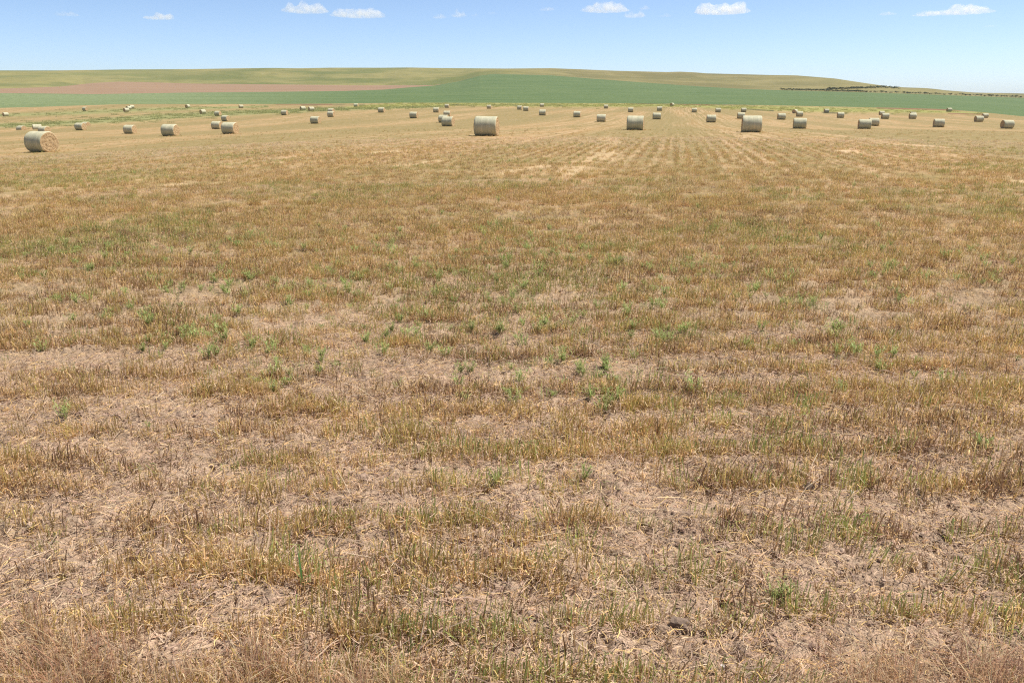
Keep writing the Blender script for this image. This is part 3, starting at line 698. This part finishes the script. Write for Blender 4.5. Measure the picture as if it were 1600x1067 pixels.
crumb_mat = NT('soil crumbs', .95); crumb_n = crumb_mat.noise(crumb_mat.coord(), 90, 4, .6)
M_crumb = crumb_mat.done(crumb_mat.mix(crumb_mat.n('ShaderNodeObjectInfo').outputs['Random'], (.28, .19, .13), (.46, .33, .23)), crumb_n, .6, .004)
def crumb(seed):
    import bmesh
    bm = bmesh.new(); q = np.random.default_rng(seed)
    for _ in range(9):
        t = bmesh.ops.create_icosphere(bm, subdivisions=1, radius=1.0); sz = q.uniform(.0025, .0075) * (1 + (q.uniform() < .15) * 1.2); c = q.normal(0, .07, 2)
        for v in t['verts']:
            k = sz * q.uniform(.7, 1.25); v.co = (v.co.x * k * 1.25 + c[0], v.co.y * k + c[1], v.co.z * k * .75 + sz * .25)
    me = bpy.data.meshes.new('crumb'); bm.to_mesh(me); bm.free(); me.materials.append(M_crumb); return bpy.data.objects.new('crumb', me)
crumb_lib = bpy.data.collections.new('crumb_cluster')
for i in range(8): crumb_lib.objects.link(crumb(700 + i))
KX, KY = wedge(1900, 1.8, 7.5); X2_, Y2_ = wedge(1500, 7.5, 15); KX, KY = np.concatenate([KX, X2_]), np.concatenate([KY, Y2_])
ok = RNG.uniform(0, 1, len(KX)) < .15 + 1.3 * sstep(.42, .66, fbm(KX / .9, KY / .9, 3, 801)); KX, KY = KX[ok], KY[ok]; N = len(KX); ks = RNG.uniform(.6, 1.5, N)
scatter('soil_crumbs', crumb_lib, np.stack([KX, KY, field_z(KX, KY) + micro(KX, KY)], -1), np.stack([KX * 0, KX * 0, RNG.uniform(0, 6.28, N)], -1), np.stack([ks] * 3, -1), RNG.integers(0, 8, N), 'dry crumbs and small clods of soil between the stubble rows', 'soil crumbs')
wc = [(.33, .385, .12), (.39, .44, .15), (.29, .34, .11), (.45, .47, .20)]
weed_lib = library('weed_plant', [weed_plant(rg, rg.uniform(.09, .14), wc) for _ in range(6)] + [grass_clump(rg, 16, .06, .05, .13, wc, .0016, .35) for _ in range(4)])
WX, WY = wedge(26000, 2.4, 40); wpx, wpy = proj(WX, WY, field_z(WX, WY))
wd = .95 * np.exp(-((wpy - 545) / 48)**2) * np.exp(-((wpx - 780) / 400)**2) + .5 * np.exp(-((wpy - 470) / 60)**2) * np.exp(-((wpx - 700) / 520)**2) + .0012
wd = wd * (.03 + 2.4 * sstep(.43, .70, fbm(WX / .6, WY / .6, 3, 401))) * np.clip(9 / WY, .3, 1.2)
ok = RNG.uniform(0, 1, len(WX)) < wd * 12.0
WX, WY = WX[ok], WY[ok]; N = len(WX); ws = RNG.uniform(.55, 1.15, N)
scatter('green_weeds', weed_lib, np.stack([WX, WY, field_z(WX, WY) + micro(WX, WY)], -1), np.stack([WX * 0, WX * 0, RNG.uniform(0, 6.28, N)], -1), np.stack([ws] * 3, -1), RNG.integers(0, 10, N), 'small leafy green weeds sprouting among the stubble', 'weeds')

dry_lib = library('dry_grass_clump', [grass_clump(rg, 46, .07, .08, .22, [(.46, .27, .15), (.50, .33, .19), (.38, .22, .13), (.55, .42, .25)], .0011, .7) for _ in range(6)])
DX, DY = wedge(5200, 1.9, 5); dpx, dpy = proj(DX, DY, field_z(DX, DY))
dd = .42 * sstep(985, 1075, dpy + 30 * (fbm(DX * 2, DY * 2, 2, 501) - .5) * 2) * (.03 + .9 * (np.exp(-((dpx - 90) / 240)**2) + .8 * np.exp(-((dpx - 520) / 160)**2) + .9 * np.exp(-((dpx - 1480) / 240)**2)))
ok = RNG.uniform(0, 1, len(DX)) < dd
DX, DY = DX[ok], DY[ok]; N = len(DX); ds = RNG.uniform(.6, 1.2, N)
scatter('dry_grass', dry_lib, np.stack([DX, DY, field_z(DX, DY) + micro(DX, DY)], -1), np.stack([DX * 0, DX * 0, RNG.uniform(0, 6.28, N)], -1), np.stack([ds] * 3, -1), RNG.integers(0, 6, N), 'fine reddish dry grass along the near edge of the field', 'dry grass')

# rank growth of the drain and of the far field edge, seen as low tufts
rank_lib = library('rank_weed_clump', [grass_clump(rg, 60, .9, .25, .6, [(.28, .30, .115), (.33, .335, .13), (.40, .375, .17)], .02, .5) for _ in range(4)] + [grass_clump(rg, 60, .9, .25, .6, [(.42, .40, .14), (.48, .44, .17), (.36, .36, .12)], .025, .5) for _ in range(4)])
X, Y = wedge(60000, 110, 520); tz = ground_z(X, Y); px, py = proj(X, Y, tz)
mw = np.maximum(band(STRIP_A, px, py), .4 * band(STRIP_B, px, py)); me_ = band(EDGE, px, py)
nzw = fbm(X / 9, Y / 9, 3, 91)
ok = (RNG.uniform(0, 1, len(X)) < np.maximum(mw * .4, me_ * .25) * (nzw * 2)) & (np.hypot(X, Y) < r_low(px) - 4)
X, Y, tz, me_, mw = X[ok], Y[ok], tz[ok], me_[ok], mw[ok]; N = len(X); s_ = RNG.uniform(.6, 1.4, N)
scatter('rank_weeds', rank_lib, np.stack([X, Y, tz], -1), np.stack([X * 0, X * 0, RNG.uniform(0, 6.28, N)], -1), np.stack([s_, s_, s_ * .55], -1), np.where(me_ > mw, RNG.integers(4, 8, N), RNG.integers(0, 4, N)), 'rank green and yellow weeds along the drain and the far edge of the stubble', 'weeds')

# ------------------------------------------------------------------ stones, clods and stalks lying in the foreground
def spot(px, py):                                        # ground point under a photo pixel
    cx, t = ray(px, py); Y = np.linspace(1.5, 60, 6000); z = field_z(cx * Y, Y) - (H + t * Y)
    i = int(np.argmax(z >= 0)); y = float(Y[i]); x = float(cx * y)
    return x, y, float(ground_z([x], [y])[0])
def lump(name, px, py, size, col, seed, label, cat, flat=.6):
    import bmesh
    bm = bmesh.new(); bmesh.ops.create_icosphere(bm, subdivisions=3, radius=1)
    for v in bm.verts:
        n = float(fbm(np.array([v.co.x * 1.5 + seed]), np.array([v.co.y * 1.5 + v.co.z * 1.1]), 3, seed)[0])
        c = v.co * (.65 + .7 * n); c.x = max(-.72, min(.78, c.x)); c.y = max(-.6, min(.66, c.y))
        v.co = (c.x * size[0], c.y * size[1], c.z * size[2])
    g = NT(cat + ' surface ' + name, .9); P = g.coord(); n = g.noise(P, 60, 5, .7)
    m = g.done(g.mix(g.ramp(n, [(.35, 0.), (.65, 1.)]), tuple(x * .7 for x in col), col), n, .6, .01)
    me = bpy.data.meshes.new(name); bm.to_mesh(me); bm.free(); me.materials.append(m)
    o = bpy.data.objects.new(name, me); COL.objects.link(o); x, y, z = spot(px, py)
    o.location = (x, y, z + size[2] * .25); o.rotation_euler = (.1, .1, seed); return tag(o, label, cat)
lump('stone', 1217, 842, (.018, .016, .014), (.75, .72, .66), 1, 'small white stone on bare soil near a clump of stubble, lower right', 'stone')
lump('stone', 1329, 773, (.019, .017, .014), (.70, .64, .56), 2, 'pale stone higher up and right of the white stone', 'stone')
lump('stone', 1128, 1042, (.014, .013, .010), (.66, .60, .55), 3, 'small pinkish stone at the bottom edge right of centre', 'stone')
lump('soil_clod', 1264, 766, (.052, .034, .032), (.12, .088, .062), 4, 'dark round clod of soil left of the pale stone', 'clod')
lump('soil_clod', 1478, 838, (.055, .026, .018), (.22, .155, .105), 5, 'flattish dark lump standing for the shadow in a soil crack near the right edge', 'clod')  # dark lump added to stand for the shadow in a crack
lump('soil_clod', 1060, 985, (.05, .035, .03), (.24, .17, .12), 6, 'brown clod of soil low in the foreground right of centre', 'clod')
def stalk(name, pts, rad, col, label, cat):
    P = [np.array(spot(*p)) + np.array([0, 0, h]) for p, h in pts]
    k = 6; V = []; Fq = []
    fine = []
    for i in range(len(P) - 1):
        for q in range(6): fine.append(P[i] + (P[i + 1] - P[i]) * q / 6)
    fine.append(P[-1])
    for i, p in enumerate(fine):
        d = fine[min(i + 1, len(fine) - 1)] - fine[max(i - 1, 0)]; d /= np.linalg.norm(d)
        a = np.cross(d, [0, 0, 1.0]); a /= np.linalg.norm(a); b = np.cross(a, d); r = rad * (1 - .6 * i / len(fine)) * (1.35 if i % 5 == 0 else 1)
        for j in range(k): V.append(p + r * (a * math.cos(j * 6.283 / k) + b * math.sin(j * 6.283 / k)))
        if i:
            for j in range(k):
                n0 = (i - 1) * k; Fq.append((n0 + j, n0 + (j + 1) % k, n0 + k + (j + 1) % k, n0 + k + j))
    V0 = np.array(V); c = V0.mean(0); c[2] = V0[:, 2].min()
    g = NT('stalk ' + cat + name, .7); n = g.noise(g.coord(), 40, 3, .6)
    o = mk(name, V0 - c, Fq, [g.done(g.mix(n, tuple(x * .75 for x in col), col))]); o.location = c
    return tag(o, label, cat)
stalk('straw_stalk', [((566, 836), .008), ((612, 825), .02), ((643, 812), .035)], .0035, (.60, .42, .22), 'long golden straw stalk lying across stubble left of the middle foreground', 'stalk')
stalk('straw_stalk', [((812, 697), .01), ((870, 706), .03), ((905, 716), .01)], .0032, (.58, .41, .24), 'bent straw stalk lying on grey soil just below the centre of the picture', 'stalk')
stalk('straw_stalk', [((243, 684), .01), ((262, 702), .025), ((285, 716), .01)], .003, (.62, .48, .28), 'pale straw stalk lying slanted on the bare patch at left', 'stalk')
stalk('straw_stalk', [((398, 886), .005), ((425, 908), .02), ((438, 917), .008)], .0035, (.50, .33, .19), 'curved brown stalk lying beside the single tall green grass blade', 'stalk')
stalk('bark_scrap', [((1118, 930), .006), ((1146, 942), .012)], .011, (.30, .15, .08), 'reddish brown scrap of bark on dark soil in the lower right', 'bark')
stalk('bark_scrap', [((838, 905), .006), ((866, 901), .010)], .006, (.33, .18, .11), 'thin reddish scrap of bark right of the middle foreground', 'bark')
gb = Blades()
for k_ in range(5):
    d_ = dirv(2.2 + k_ * 1.1); h_ = (.2, .13, .1, .08, .11)[k_]; c_ = (.13 + .02 * k_, .26, .07)
    gb.ribbon([np.array([0, 0, -.01]), np.array([0, 0, h_ * .5]) + d_ * .01, np.array([0, 0, h_]) + d_ * (.03 + .02 * k_)], [.004, .0045, .0008], [c_] * 3, np.cross(d_, [0, 0, 1.0]))
o = gb.build('grass_blade'); COL.objects.link(o); o.location = spot(474, 925); tag(o, 'single tall bright green grass tuft standing among brown stubble at lower left', 'grass tuft')

# ------------------------------------------------------------------ trees far away on the right
def leaf_material():
    g = NT('distant foliage', .85); n = g.noise(g.coord(), .8, 4, .7)
    return g.done(g.mix(g.ramp(n, [(.35, 0.), (.65, 1.)]), (.030, .048, .022), (.062, .085, .036)))
M_leaf = leaf_material(); M_bark = NT('grey bark', .9).done((.10, .08, .06))
def crown_geo(seed, w_, h_, n=420):
    q = np.random.default_rng(seed); lob = [(q.uniform(-.5, .5) * w_, q.uniform(-.35, .35) * w_, h_ * q.uniform(.35, .75), q.uniform(.24, .42) * min(w_, h_)) for _ in range(7)]
    V = []; Fq = []
    for i in range(n):
        lx, ly, lz, lr = lob[q.integers(len(lob))]; d = q.normal(size=3); d /= np.linalg.norm(d)
        p = np.array([lx, ly, lz]) + d * lr * q.uniform(.3, 1.08)
        if p[2] < .15 * h_: continue
        a = q.normal(size=3); a /= np.linalg.norm(a); b = np.cross(a, d); b /= np.linalg.norm(b) + 1e-6; s = .17 * q.uniform(.6, 1.5)
        k = len(V); V += [p - a * s, p + b * s, p + a * s, p - b * s]; Fq.append((k, k + 1, k + 2, k + 3))
    return np.array(V), Fq
def trunk_geo(h_, seed):
    q = np.random.default_rng(seed); V = []; Fq = []
    for (x, y, z0, r0, x1, y1, z1, r1) in [(0, 0, -.4, .13, .05, .02, h_ * .55, .07)] + [(0, 0, h_ * .2, .08, q.uniform(-.8, .8), q.uniform(-.5, .5), h_ * .65, .03) for _ in range(3)]:
        n0 = len(V)
        for (cx, cy, cz, r) in ((x, y, z0, r0), (x1, y1, z1, r1)):
            V += [np.array([cx + r * math.cos(j * 1.0472), cy + r * math.sin(j * 1.0472), cz]) for j in range(6)]
        Fq += [(n0 + j, n0 + (j + 1) % 6, n0 + 6 + (j + 1) % 6, n0 + 6 + j) for j in range(6)]
    return np.array(V), Fq
tree_protos = []
for s in range(4):
    root = bpy.data.objects.new('tree', None); COL.objects.link(root)
    V, Fq = crown_geo(40 + s, 4.2 + s * .6, 3.6 + .4 * s); mk('crown', V, Fq, [M_leaf], root, smooth=False)
    V, Fq = trunk_geo(3.2, s); mk('trunk', V, Fq, [M_bark], root); tree_protos.append(root)
def at_col(px, dr):                                     # on the boundary line of the crop, dr metres behind it
    a = math.atan((px - CX) / (F * 1.0413)); r = float(r_crop(px)) + dr; x, y = r * math.sin(a), r * math.cos(a)
    return x, y, float(ground_z([x], [y])[0])
TREES = [(1352, 2), (1359, 1.6), (1366, 1.8), (1376, 2.2), (1383, 2), (1391, 1.5), (1399, 2), (1411, 2.1), (1417, 2.4), (1423, 2), (1429, 1.6), (1435, 2.1), (1445, 2.8), (1453, 1.8), (1460, 2), (1466, 1.7), (1474, 1.8), (1484, 2.2), (1492, 1.5), (1501, 2.3), (1508, 2.1), (1514, 1.9), (1523, 2), (1530, 2.1), (1537, 1.8), (1544, 2.5), (1548, 2.2), (1556, 2.0), (1563, 2.2), (1569, 2.1), (1579, 2), (1586, 2.4), (1593, 2.1)]
ORD = ('first second third fourth fifth sixth seventh eighth ninth tenth eleventh twelfth thirteenth fourteenth fifteenth sixteenth seventeenth eighteenth nineteenth '
       'twentieth twenty-first twenty-second twenty-third twenty-fourth twenty-fifth twenty-sixth twenty-seventh twenty-eighth twenty-ninth thirtieth').split()
for n, (px, s) in enumerate(TREES):
    o = tree_protos[n] if n < 4 else copy_tree(tree_protos[n % 4])
    o.location = at_col(px, 8 + 6 * math.sin(n * 2.3)); o.rotation_euler = (0, 0, n * 1.7); o.scale = (s * .72, s * .72, s * .42)
    if n == 12: lab = 'tallest dark dot-like tree in the straggling tree row right of the shelterbelt'
    elif n >= len(TREES) - 3: lab = 'dark far tree in the straggling row, %s at the right edge' % ('third from last', 'last but one', 'last one')[n - len(TREES) + 3]
    else: lab = 'tiny dark tree, %s from the shelterbelt end in the row along the crop edge' % ORD[n]
    tag(o, lab, 'tree', 'straggling row of small trees along the far crop edge')
# the dense shelterbelt: too tight to tell its trees apart
V0, F0 = crown_geo(90, 5, 4, 260); VV, FF, n0 = [], [], 0
q = np.random.default_rng(8)
def belt(px0, px1, fn, num, hs_):
    global n0
    for i in range(num):
        px = px0 + (px1 - px0) * (i + q.uniform(-.4, .4)) / num
        x, y, z = fn(px, q.uniform(0, 1)); s = q.uniform(.7, 1.3) * hs_; a = q.uniform(0, 6.28)
        Rm = np.array([[math.cos(a), -math.sin(a), 0], [math.sin(a), math.cos(a), 0], [0, 0, .75 * q.uniform(.7, 1.25)]])
        VV.append((V0 * s) @ Rm.T + np.array([x, y, z - .3])); FF.extend([tuple(j + n0 for j in f) for f in F0]); n0 += len(V0)
belt(1219, 1352, lambda px, u: at_col(px, 6 + 40 * u), 90, 1.1)
ridge = pl([(1300, 139.6), (1340, 138), (1376, 135.6), (1405, 137.5)])
def on_ridge(px, u):
    a = math.atan((px - CX) / (F * 1.0413)); j = int(np.argmin(np.abs(az - a)))
    t = (ZZ[:, j] - H) / (RR[:, j] * math.cos(a)); tt = tan_of_row(float(ridge(px)) + 2.2 * u * sstep(1300, 1370, px) + .3); m = (SEG == 4) & (RR[:, j] <= r_sky(px))
    i = np.where(m)[0][int(np.argmin(np.abs(t[m] - tt)))]
    return XX[i, j], YY[i, j], ZZ[i, j]
belt(1290, 1404, on_ridge, 110, 1.15)
tag(mk('shelterbelt', np.concatenate(VV), np.array(FF), [M_leaf], smooth=False), 'dense dark shelterbelt of trees climbing the low hill at right', 'shelterbelt', kind='stuff')

# ------------------------------------------------------------------ clouds
def cloud_material():
    m = bpy.data.materials.new('cumulus'); m.use_nodes = True; t = m.node_tree; t.nodes.remove(t.nodes['Principled BSDF'])
    v = t.nodes.new('ShaderNodeVolumePrincipled'); v.inputs['Color'].default_value = (1, 1, 1, 1); v.inputs['Anisotropy'].default_value = .2
    tc = t.nodes.new('ShaderNodeTexCoord'); nz = t.nodes.new('ShaderNodeTexNoise'); nz.inputs['Scale'].default_value = .010; nz.inputs['Detail'].default_value = 6; nz.inputs['Roughness'].default_value = .62
    t.links.new(tc.outputs['Object'], nz.inputs['Vector'])
    mr = t.nodes.new('ShaderNodeMapRange'); mr.inputs[1].default_value = .42; mr.inputs[2].default_value = .68; mr.inputs[3].default_value = 0; mr.inputs[4].default_value = .0055
    oi = t.nodes.new('ShaderNodeObjectInfo'); mu = t.nodes.new('ShaderNodeMath'); mu.operation = 'MULTIPLY'
    sp_ = t.nodes.new('ShaderNodeSeparateColor'); t.links.new(oi.outputs['Color'], sp_.inputs[0])
    t.links.new(nz.outputs['Fac'], mr.inputs[0]); t.links.new(mr.outputs[0], mu.inputs[0]); t.links.new(sp_.outputs[0], mu.inputs[1])
    t.links.new(mu.outputs[0], v.inputs['Density']); t.links.new(v.outputs[0], t.nodes['Material Output'].inputs['Volume'])
    return m
M_cloud = cloud_material()
def puff(seed, wd, ht):
    import bmesh
    bm = bmesh.new(); q = np.random.default_rng(seed); n = max(3, int(wd / ht * 2.2))
    bmesh.ops.create_icosphere(bm, subdivisions=4, radius=1)
    lob = [(q.uniform(-.75, .75), q.uniform(.45, 1.0)) for _ in range(n)]
    for v in bm.verts:
        c = v.co.copy(); prof = .35
        for lx, lh in lob: prof = max(prof, lh * math.exp(-((c.x - lx) / .26)**2))
        nn = .8 + .4 * float(fbm(np.array([c.x * 3 + seed]), np.array([c.y * 3 + c.z * 2.3]), 3, seed)[0])
        z = c.z * prof if c.z > 0 else c.z * .22
        v.co = (c.x * wd / 2 * nn, c.y * wd * .35 * nn, z * ht * nn)
    me = bpy.data.meshes.new('cloud'); bm.to_mesh(me); bm.free()
    for p in me.polygons: p.use_smooth = True
    me.materials.append(M_cloud); return me
CLOUDS = [(105, 24, 34, 7, .25, 'faint wisp of white cloud at the far left of the sky'),
 (249, 29, 46, 11, .7, 'small flat white cloud second from the left'),
 (478, 18, 66, 16, 1, 'long white cloud touching the top of the sky left of centre'),
 (560, 25, 78, 15, 1, 'wide white cloud just right of and below the long left one'),
 (687, 28, 22, 7, .5, 'tiny pale cloud left of a small bright puff'),
 (717, 25, 24, 12, 1, 'small bright puff of cloud with two tiny companions'),
 (742, 25, 12, 5, .35, 'speck of cloud right of the small bright puff'),
 (768, 22, 16, 4, .2, 'faintest thin streak of cloud near the top centre'),
 (855, 16, 24, 6, .45, 'faint small cloud left of the big central cloud'),
 (946, 17, 72, 15, 1, 'big white cloud right of centre with a domed top'),
 (991, 26, 34, 11, .9, 'low cloud hanging below the right end of the domed one'),
 (1007, 14, 16, 7, .6, 'little scrap of cloud above the low cloud'),
 (1040, 26, 20, 5, .3, 'faint scrap of cloud between the domed and the biggest cloud'),
 (1127, 19, 84, 19, 1.2, 'biggest brightest cloud with two humps'),
 (1387, 23, 26, 6, .45, 'faint small cloud alone on the right'),
 (1448, 24, 40, 8, .7, 'flat cloud attached to the left foot of the long right cloud'),
 (1506, 20, 82, 14, 1, 'long bumpy white cloud at the upper right'),
 (1547, 42, 20, 4, .2, 'faint low streak of cloud at the far right')]
for n, (px, py, wpx, hpx, den, lab) in enumerate(CLOUDS):
    D = 14000.0; cx, t = ray(px, py); k = D / F * .98
    o = bpy.data.objects.new('cloud', puff(n + 3, wpx * k, hpx * k * .95)); COL.objects.link(o)
    o.location = (cx * D, D, H + t * D); o.color = (den * 1.8 if den < .8 else den,) * 3 + (1,)
    o.rotation_euler = (0, 0, -math.atan(cx))
    tag(o, lab, 'cloud', 'small fair weather clouds')

# ------------------------------------------------------------------ the air between here and the hills
def haze_box():
    x, y0, y1, z0, z1 = 52000, -52000, 52000, -75, 130
    V = [(sx * x, y, z) for z in (z0, z1) for sx, y in ((-1, y0), (1, y0), (1, y1), (-1, y1))]
    Fq = [(3, 2, 1, 0), (4, 5, 6, 7), (0, 1, 5, 4), (1, 2, 6, 5), (2, 3, 7, 6), (3, 0, 4, 7)]
    m = bpy.data.materials.new('summer haze'); m.use_nodes = True; t = m.node_tree; t.nodes.remove(t.nodes['Principled BSDF'])
    v = t.nodes.new('ShaderNodeVolumePrincipled'); v.inputs['Color'].default_value = (.80, .90, 1, 1); v.inputs['Density'].default_value = 3.2e-5; v.inputs['Anisotropy'].default_value = 0
    t.links.new(v.outputs[0], t.nodes['Material Output'].inputs['Volume'])
    o = mk('haze', V, Fq, [m], smooth=False); return tag(o, 'pale summer haze over the fields and hills', 'haze', kind='stuff')
haze_box()
